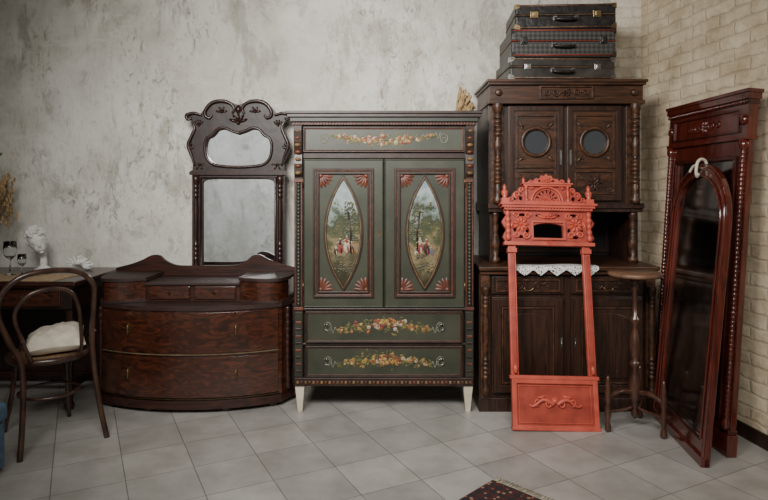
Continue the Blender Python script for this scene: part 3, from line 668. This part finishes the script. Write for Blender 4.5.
b.plate(mirror_pts(c2([(0,1.598),(.014,1.582),(.034,1.584),(.044,1.565),(.075,1.562),(.085,1.547),(.118,1.545),(.125,1.529)],3)+[(0,1.529)]),0,.028,[circ(-.045,1.547,.010,.008),circ(.045,1.547,.010,.008)],m=0)
b.fan(0,1.54,.042,.2,pi-.2,5,0,.012,0)
for q in (-1,1):
    L=[(q*.145,1.392),(q*.25,1.392),(q*.248,1.425),(q*.232,1.432),(q*.225,1.46),(q*.20,1.462),(q*.19,1.485),(q*.165,1.488),(q*.155,1.505),(q*.145,1.50)]
    b.plate(L,.002,.028,[circ(q*.172,1.428,.013,.014),circ(q*.210,1.428,.010,.013),circ(q*.168,1.466,.008,.010)],m=1)
    b.scroll(q*.10,1.541,.015,-.004,1.3,0,q,.006); b.scroll(q*.195,1.452,.024,-.002,1.4,-pi/2,q,.008); b.scroll(q*.165,1.485,.018,-.002,1.3,-pi/2,q,.007); b.scroll(q*.232,1.42,.018,-.002,1.3,-pi/2,q,.006)
    b.box(q*.275-.025,q*.275+.025,-.02,.03,1.39,1.425,0)
b.obj('pediment',RF,.003)
for q in (-1,1):
    b=B(CORAL); b.lathe([(.022,1.42),(.012,1.435),(.022,1.455),(.024,1.47),(.010,1.488),(.015,1.497),(.010,1.51),(0,1.525)],(q*.275,.005,0),12); b.obj('finial',RF)
    b=B(CORAL); b.lathe([(.012,1.527),(.006,1.538),(.012,1.550),(.005,1.563),(0,1.575)],(q*.15,.003,0),10); b.obj('finial',RF)

# ------------------------------------------------------------------ plant stand
PS=top('plant_stand',(1.527,3.65,0),'round-topped brown turned wood pedestal stand on three posts','stand')
b=B(STANDT); b.lathe([(.0,.925),(.146,.925),(.157,.932),(.157,.944),(.150,.952),(0,.952)],seg=36); b.obj('round_top',PS)
b=B(STANDW); b.lathe([(.070,.925),(.055,.91),(.024,.895),(.020,.87),(.030,.855),(.017,.84),(.013,.76),(.016,.69),(.034,.67),(.034,.655),(.016,.63),(.014,.61),(.026,.57),(.037,.51),(.031,.46),(.015,.42),(.031,.405),(.031,.385),(.015,.365),(.026,.32),(.038,.275),(.036,.20),(.024,.17),(.015,.12),(.026,.09),(.012,.065),(0,.055)],seg=20); b.obj('column',PS)
for dx,dy in ((-.183,-.05),(.105,-.15),(.10,.165)):
    b=B(STANDW); b.lathe([(.012,0),(.02,.012),(.018,.04),(.01,.06),(.017,.09),(.019,.14),(.012,.17),(.018,.18),(.018,.24),(.012,.255),(.016,.28),(.009,.30),(.013,.315),(.004,.335),(0,.338)],(dx,dy,0),14)
    b.tube(catmull([(dx*.1,dy*.1,.22),(dx*.5,dy*.5,.235),(dx*.97,dy*.97,.21)],5),.016); b.tube(catmull([(dx*.1,dy*.1,.13),(dx*.5,dy*.5,.12),(dx*.97,dy*.97,.12)],4),.010); b.obj('leg',PS)

# ------------------------------------------------------------------ big mahogany mirror
def stand_angle(far,near): return math.atan2(near[1]-far[1],near[0]-far[0])
f,n=(1.835,4.08),(1.870,3.25)
mid=((f[0]+n[0])/2,(f[1]+n[1])/2)
BM=top('large_mirror',(mid[0],mid[1],0.0),'tall red mahogany mirror with carved cornice leaning on brick wall','mirror',(-math.atan(.130/2),0,stand_angle(f,n)))
b=B(REDW,REDD)
hole=[(-.30,.20),(.30,.20),(.30,1.62),(-.30,1.62)]
b.plate([(-.41,0),(.41,0),(.41,1.74),(-.41,1.74)],0,.035,[hole],0)
b.box(-.42,.42,-.02,.04,0,.12,0); b.box(-.415,.415,-.014,.04,.12,.145,1); b.frame(-.325,.325,.175,1.645,.025,-.014,0,1)
b.obj('frame',BM,.005)
b=B(REDW,REDD); b.box(-.415,.415,-.012,.04,1.74,1.93,0); b.box(-.42,.42,-.022,.045,1.73,1.75,0); b.box(-.42,.42,-.020,.045,1.925,1.95,1); b.box(-.427,.427,-.030,.05,1.95,1.985,0); b.box(-.433,.433,-.038,.055,1.985,2.005,0)
b.frame(-.35,.35,1.77,1.905,.012,-.022,-.010,1)
for q in (-1,1):
    b.scroll(q*.07,1.835,.03,-.016,1.4,0,q,.007); b.scroll(q*.14,1.835,.024,-.016,1.3,pi,-q,.006); b.lathe([(.03,-.012),(.024,-.027),(0,-.036)],(q*.38,0,1.838),14,axis='y')
b.fan(0,1.835,.04,0,2*pi*.875,8,-.012,.015)
for i in range(36): x=-.41+i*.82/35; b.ball((x,-.024,1.937),.009,0,6,4)
b.obj('cornice',BM,.003)
for q in (-1,1):
    b=B(REDW); b.lathe([(.026,.145),(.026,.18),(.016,.2)]+beads(.21,1.67,.018,58,.72)+[(.026,1.69),(.026,1.73)],(q*.382,-.008,0),12); b.obj('beaded_column',BM)
b=B(MIRD); b.box(-.305,.305,.012,.02,.19,1.63); b.obj('mirror_glass',BM)

f,n=(1.735,3.86),(1.668,3.13)
mid=((f[0]+n[0])/2,(f[1]+n[1])/2); L=math.dist(f,n)/2
AM=top('arched_mirror',(mid[0],mid[1],0.0),'arched dark red mahogany framed mirror leaning against larger mirror','mirror',(-math.atan(.14/1.6),0,stand_angle(f,n)))
def archpts(w,z0,zs,h,n=20): return [(-w,z0),(w,z0)]+[(w*cos(pi*i/n),zs+h*sin(pi*i/n)**.85) for i in range(n+1)]
b=B(REDW); b.plate(archpts(L,0,1.25,.36),0,.03,[archpts(L-.070,.12,1.24,.30)],0); b.obj('frame',AM,.008,seg=3)
b=B(REDW)
for off,r in ((.012,.010),(.058,.007)):
    b.tube([(x,-.004,z) for x,z in archpts(L-off,.04 if off<.03 else .13,1.245,.35-off)],r,0,8,True)
b.box(-L,L,-.015,.03,0,.05); b.obj('moulding',AM,.003)
b=B(MIRD); b.plate(archpts(L-.066,.11,1.24,.305),.012,.018); b.obj('mirror_glass',AM)
b=B(CREAM); b.tube(catmull([(-.02,.045,1.59),(-.02,.03,1.628),(-.01,0,1.635),(0,-.022,1.61),(.005,-.026,1.56),(.03,-.028,1.53),(.055,-.034,1.545)],5),.009)
b.tube(catmull([(0,-.024,1.60),(-.045,-.026,1.59),(-.08,-.028,1.56)],5),.008)
o=b.obj('wooden_hook'); o.location=AM.location; o.rotation_euler=AM.rotation_euler
o['label']='small cream wooden hook hung over the arched frame'; o['category']='hook'

# ------------------------------------------------------------------ bentwood chair
CH=top('bentwood_chair',(-1.995,3.57,0),'brown bentwood chair with hooped back and round seat','chair',(0,0,math.radians(45)))
def sk(P):
    out=[]
    for x,y,z in P:
        t=max(0,min(1,(z-.45)/.3))*.085; out.append((x-t*.7,y+t*.7,z))
    return out
SZ=.485
b=B(CHAIRW)
P=[(-.225,-.30,0),(-.20,-.25,.2),(-.185,-.205,.47),(-.215,-.225,.62),(-.245,-.26,.78),(-.23,-.29,.90),(-.14,-.305,.98),(0,-.31,1.0)]
P=P+[(-x,y,z) for x,y,z in reversed(P[:-1])]
b.tube(catmull(sk(P),6),.0155,0,10); b.obj('backrest_hoop',CH)
b=B(CHAIRW); P=[(-.13,-.19,.49),(-.15,-.22,.6),(-.165,-.25,.76),(-.11,-.275,.865),(0,-.285,.895)]; P=P+[(-x,y,z) for x,y,z in reversed(P[:-1])]
b.tube(catmull(sk(P),6),.011,0,8); b.obj('inner_hoop',CH)
b=B(CHAIRW); rr=[(.205*cos(a),.205*sin(a)-.005,SZ-.005) for a in [2*pi*i/32 for i in range(32)]]; b.tube(rr,.02,0,10,True); b.obj('seat_ring',CH)
b=B(CANE); b.lathe([(0,SZ-.008),(.2,SZ-.005),(.2,SZ+.003),(0,SZ)],seg=32); b.obj('seat',CH)
b=B(CHAIRW); b.tube([(.16*cos(a),.16*sin(a)-.01,.26) for a in [2*pi*i/28 for i in range(28)]],.009,0,8,True); b.obj('stretcher_ring',CH)
for q in (-1,1):
    b=B(CHAIRW); b.tube(catmull([(q*.135,.14,SZ-.01),(q*.15,.165,.25),(q*.18,.21,0)],5),[.018]*4+[.015]*4+[.012]*3); b.obj('leg',CH)
    b=B(CHAIRW); b.tube(catmull([(q*.19,-.21,.62),(q*.185,-.12,.55),(q*.185,-.05,.49)],5),.008); b.obj('brace',CH)
CU=top('seat_cushion',(-1.965,3.60,SZ+.018),'cream linen cushion resting on the bentwood chair','cushion',(math.radians(5),math.radians(-6),math.radians(28)))
b=B(CLOTH); n=20; vs=[]; fs=[]
for sgn in (1,-1):
    for i in range(n+1):
        for j in range(n+1):
            u=-1+2*i/n; w=-1+2*j/n; k=max(0,(1-u**4)*(1-w**4))**.5
            pin=1-.14*(1-abs(u*w))*(abs(u)**3+abs(w)**3)*.5
            wr=.006*sin(u*9+w*3)*sin(w*6-u*2)+.004*sin(u*17)*cos(w*13)
            vs.append((u*.16*pin,w*.16*pin,.062+sgn*((.064 if sgn>0 else .058)*k)+(wr*k if sgn>0 else 0)-.02*(u*u+w*w)*.4+(.012*u*w)))
N1=(n+1)*(n+1)
for sgn in (0,1):
    for i in range(n):
        for j in range(n):
            a=sgn*N1+i*(n+1)+j; fs.append((a,a+1,a+n+2,a+n+1))
b.add(vs,fs,0,True); b.obj('cushion_cover',CU)

# ------------------------------------------------------------------ table with things
TZ=.86
TB=top('side_table',(-2.65,4.22,0),'dark carved wooden table against the plaster wall','table')
b=B(MAHOG_H); b.box(-.66,.66,-.36,.37,TZ-.03,TZ); b.box(-.645,.645,-.345,.36,TZ-.045,TZ-.03); b.obj('tabletop',TB,.006)
b=B(MAHOG_C); b.box(-.61,.61,-.30,.34,TZ-.19,TZ-.045); b.obj('apron',TB,.003)
for x in (-.3,.3):
    b=B(BURL); b.box(x-.24,x+.24,-.312,-.298,TZ-.175,TZ-.06); D=b.obj('drawer',TB,.004)
    b=B(MAHOG_H); b.frame(x-.23,x+.23,TZ-.17,TZ-.065,.01,-.32,-.31); b.fan(x,TZ-.117,.03,0,2*pi*.87,8,-.312,.008); b.obj('drawer_carving',D,.002)
    b=B(BRASS); b.lathe([(.005,-.312),(.011,-.33),(0,-.336)],(x,0,TZ-.117),10,axis='y'); b.obj('knob',D)
for x in (-.57,.57):
    for y in (-.25,.31):
        b=B(MAHOG_V); b.box(x-.03,x+.03,y-.03,y+.03,TZ-.2,TZ-.05); b.lathe([(.025,0),(.032,.03),(.018,.06),(.026,.1),(.03,.2),(.02,.28),(.034,.33),(.02,.37),(.028,.45),(.032,.55),(.02,.62),(.03,.66)],(x,y,0),14); b.obj('leg',TB,.002)
b=B(MAHOG_C); b.box(-.56,.56,.30,.32,.02,TZ-.19); b.obj('dark_back',TB,.003)  # added dark sheet, keeps the space under the tabletop dark
b=B(MAHOG_H); b.box(-.56,.56,.0,.05,.14,.17)
for x in (-.57,.57): b.box(x-.02,x+.02,-.25,.31,.13,.17)
b.obj('stretcher',TB,.003)
b=B(RUNNER); b.box(-.5,.5,-.22,.10,0,.004); o=b.obj('table_runner',bev=.001); o.location=(-2.62,4.12,TZ); o.rotation_euler=(0,0,-.06); o['label']='tan woven runner lying on the dark table'; o['category']='table runner'
BU=top('plaster_head',(-2.485,4.38,TZ),'white plaster classical head tilted on a small round base','sculpture',(0,0,.7)); BU.scale=(1.2,)*3
b=B(PLASTERW); b.lathe([(.05,0),(.052,.012),(.036,.02),(.018,.035),(.022,.045),(.015,.085)],seg=20); b.obj('base',BU)
TL=Matrix.Translation((0,.0,.08))@Matrix.Rotation(math.radians(20),4,'X')@Matrix.Rotation(math.radians(-20),4,'Y')@Matrix.Translation((0,0,-.07))
b=B(PLASTERW); b.X=TL
b.lathe([(.015,.06),(.020,.075),(.026,.10),(.032,.13),(.036,.15),(.03,.16)],(0,.01,0),18)
b.ball((0,0,.195),(.050,.062,.072),0,18,12); b.ball((0,-.03,.165),(.034,.036,.04),0,14,8)
b.add([(0,-.064,.215),(-.011,-.062,.178),(.011,-.062,.178),(0,-.082,.182)],[(0,1,3),(0,3,2),(1,2,3)],0,True)
for q in (-1,1):
    b.ball((q*.02,-.055,.208),(.010,.006,.006),0,8,6); b.ball((q*.02,-.056,.22),(.015,.006,.004),0,8,6); b.ball((q*.051,.005,.19),(.006,.012,.016),0,8,6)
b.ball((0,-.062,.163),(.014,.008,.004),0,8,6); b.ball((0,-.060,.156),(.012,.008,.004),0,8,6); b.ball((0,-.054,.138),(.014,.012,.01),0,8,6)
b.obj('head',BU)
b=B(PLASTERW); b.X=TL
for i in range(90):
    a=R.uniform(0,2*pi); t=R.uniform(.0,1.3); x=.054*sin(t)*cos(a); y=.066*sin(t)*sin(a); z=.205+.072*cos(t)
    if y<-.03 and z<.245: continue
    b.ball((x,y+.006,z),R.uniform(.010,.016),0,7,5)
b.ball((0,.065,.225),(.025,.025,.025),0,10,7); b.obj('curled_hair',BU)
def goblet(x,y,s,lab):
    b=B(GLASS); b.lathe([(.033,0),(.033,.002),(.005,.008),(.004,.085),(.012,.095),(.032,.115),(.038,.15),(.034,.20),(.0325,.20),(.0365,.15),(.031,.117),(.010,.098),(0,.096)],seg=24)
    o=b.obj('wine_glass'); o.location=(x,y,TZ+.006); o.scale=(s,s,s); o['label']=lab; o['category']='glass'; o['group']='glasses on the table'
goblet(-2.58,4.14,1.15,'clear stemmed wine glass on the tan runner'); goblet(-2.45,4.06,.75,'small clear stemmed glass on the tan runner'); goblet(-2.69,4.12,1.0,'clear stemmed wine glass on the tan runner')
b=B(PLASTERW)
for i in range(16):
    a=i*.75; r=.055*(1-i/20); b.ball((.04*cos(a)*(1-i/18),.03*sin(a)*(1-i/18),.024+i*.0035),(r*.6,r*.55,r*.42),0,10,7)
for k in range(9): a=pi*k/8; b.tube([(0,-.01,.03),(.07*cos(a),-.03,.03+.05*sin(a))],[.009,.005],0,6)
o=b.obj('sea_shell'); o.location=(-2.235,4.42,TZ); o.scale=(1.35,1.35,1.35); o['label']='white ribbed sea shell ornament on the dark table'; o['category']='shell'
BW=top('ceramic_dish',(-2.36,4.14,TZ+.006),'small white ceramic dish on the runner','dish')
b=B(PLASTERW); b.lathe([(.025,0),(.03,.006),(.055,.022),(.06,.03),(.056,.029),(.03,.012),(0,.01)],seg=24); b.obj('bowl',BW)
VS=top('dried_flower_vase',(-2.93,4.33,TZ),'brown vase holding dried grasses and one green sprig','vase')
b=B(BRN); b.lathe([(.05,0),(.07,.04),(.08,.12),(.06,.2),(.035,.25),(.045,.28),(.04,.28),(.03,.25),(0,.24)],seg=24); b.obj('vase',VS)
b=B(GRASS)
for i in range(170):
    a=R.uniform(0,2*pi); l=R.uniform(.12,.50); r=R.uniform(.05,.27); p0=(0,0,.24); p2=(r*cos(a),r*sin(a)*.6,.28+l*.85); p1=(r*.3*cos(a),r*.2*sin(a),.28+l*.5)
    b.tube(catmull([p0,p1,p2],3),.0015,0,4)
    for k in range(4): b.ball((p2[0]*(1-.06*k)+R.gauss(0,.006),p2[1]*(1-.06*k),p2[2]-.03*k),(.009,.009,.02),0,6,4)
b.obj('dried_stems',VS,kind='stuff')
b=B(GLEAF)
b.tube(catmull([(0,0,.25),(.06,0,.5),(.11,0,.84)],4),.002,0,5)
for k in range(8): b.ell(.06+.010*k+(.02 if k%2 else -.02),.56+.04*k,.032,.012,0,.6 if k%2 else 2.4,.003)
b.obj('green_sprig',VS)
DG=top('dried_grass_bunch',(.56,4.28,1.957),'bunch of beige dried grass lying on top of the wardrobe','dried grass')
b=B(GRASS)
for i in range(90):
    a=R.uniform(-.5,.5); l=R.uniform(.16,.27); el=R.uniform(.2,1.3); d=(cos(el)*cos(a)*.62,cos(el)*sin(a),sin(el)*.9)
    P=[(-.06+d[0]*l*t,d[1]*l*t*.5,.012+d[2]*l*t-.02*t*t) for t in (0,.35,.7,1)]
    P=[(min(p[0],.085),p[1],p[2]) for p in P]
    b.tube(catmull(P,2),.0014,0,4); q=P[-1]
    for k in range(5): b.ball((q[0]-d[0]*.016*k+R.gauss(0,.003),q[1],q[2]-d[2]*.016*k),(.007,.007,.013),0,6,4)
b.obj('plumes',DG,kind='stuff')
b=B(RUNNER); b.ball((-.06,0,.013),(.03,.012,.013),0,10,6); b.obj('tie',DG)

# ------------------------------------------------------------------ blue stool
PF=top('upholstered_stool',(-2.17,2.86,0),'low stool with blue upholstered top and dark wooden body','stool')
b=B(BLUEF); b.box(-.25,.25,-.22,.22,.27,.37); b.obj('seat_pad',PF,.03,seg=4)
b=B(BLUEF); b.box(-.235,.235,-.205,.205,.04,.27); b.obj('stool_body',PF,.008)
for x in (-.2,.2):
    for y in (-.17,.17):
        b=B(BRN); b.taper((x,y,0),.012,(x,y,.05),.02); b.obj('leg',PF)
# ------------------------------------------------------------------ rug
RG=top('rug',(.54,2.985,0),'dark red oriental rug with cream fringe on the tiled floor','rug',(0,0,math.radians(-45)))
b=B(RUG); b.box(0,.9,-1.3,0,.001,.010); b.obj('rug_pile',RG,.003)
b=B(FRINGE)
for i in range(90):
    x=.005+i*.0099; b.tube([(x,0,.006),(x+R.gauss(0,.004),.025,.007),(x+R.gauss(0,.006),.05,.004)],.0022,0,4)
b.obj('fringe',RG,kind='stuff')

# ------------------------------------------------------------------ lights & camera
def area(loc,target,size,sy,power,col,spread=180):
    l=bpy.data.lights.new('area','AREA'); l.shape='RECTANGLE'; l.size=size; l.size_y=sy; l.energy=power; l.color=col; l.spread=math.radians(spread)
    o=bpy.data.objects.new('area_light',l); COL.objects.link(o); o.location=loc
    o.rotation_euler=(Vector(target)-Vector(loc)).to_track_quat('-Z','Y').to_euler(); return o
area((-1.0,1.0,2.95),(.1,4.5,1.65),1.4,.9,62,(1,.975,.93),95)
area((.4,.2,3.0),(.35,3.2,.2),1.2,.8,28,(1,.985,.96),100)
area((-1.9,.6,2.9),(-2.5,-1.7,.9),1.0,.8,42,(.92,.96,1),130)  # added lamp, brightens the front wall that the pier mirror reflects; no real window
w=bpy.data.worlds.new('world'); bpy.context.scene.world=w; w.use_nodes=True
w.node_tree.nodes['Background'].inputs[0].default_value=(.5,.52,.55,1); w.node_tree.nodes['Background'].inputs[1].default_value=.3
cam=bpy.data.cameras.new('camera'); cam.lens=600/768*36; cam.sensor_width=36; cam.shift_y=-60/768
co=bpy.data.objects.new('camera',cam); COL.objects.link(co); co.location=(0,0,1.45); co.rotation_euler=(pi/2,0,0)
bpy.context.scene.camera=co
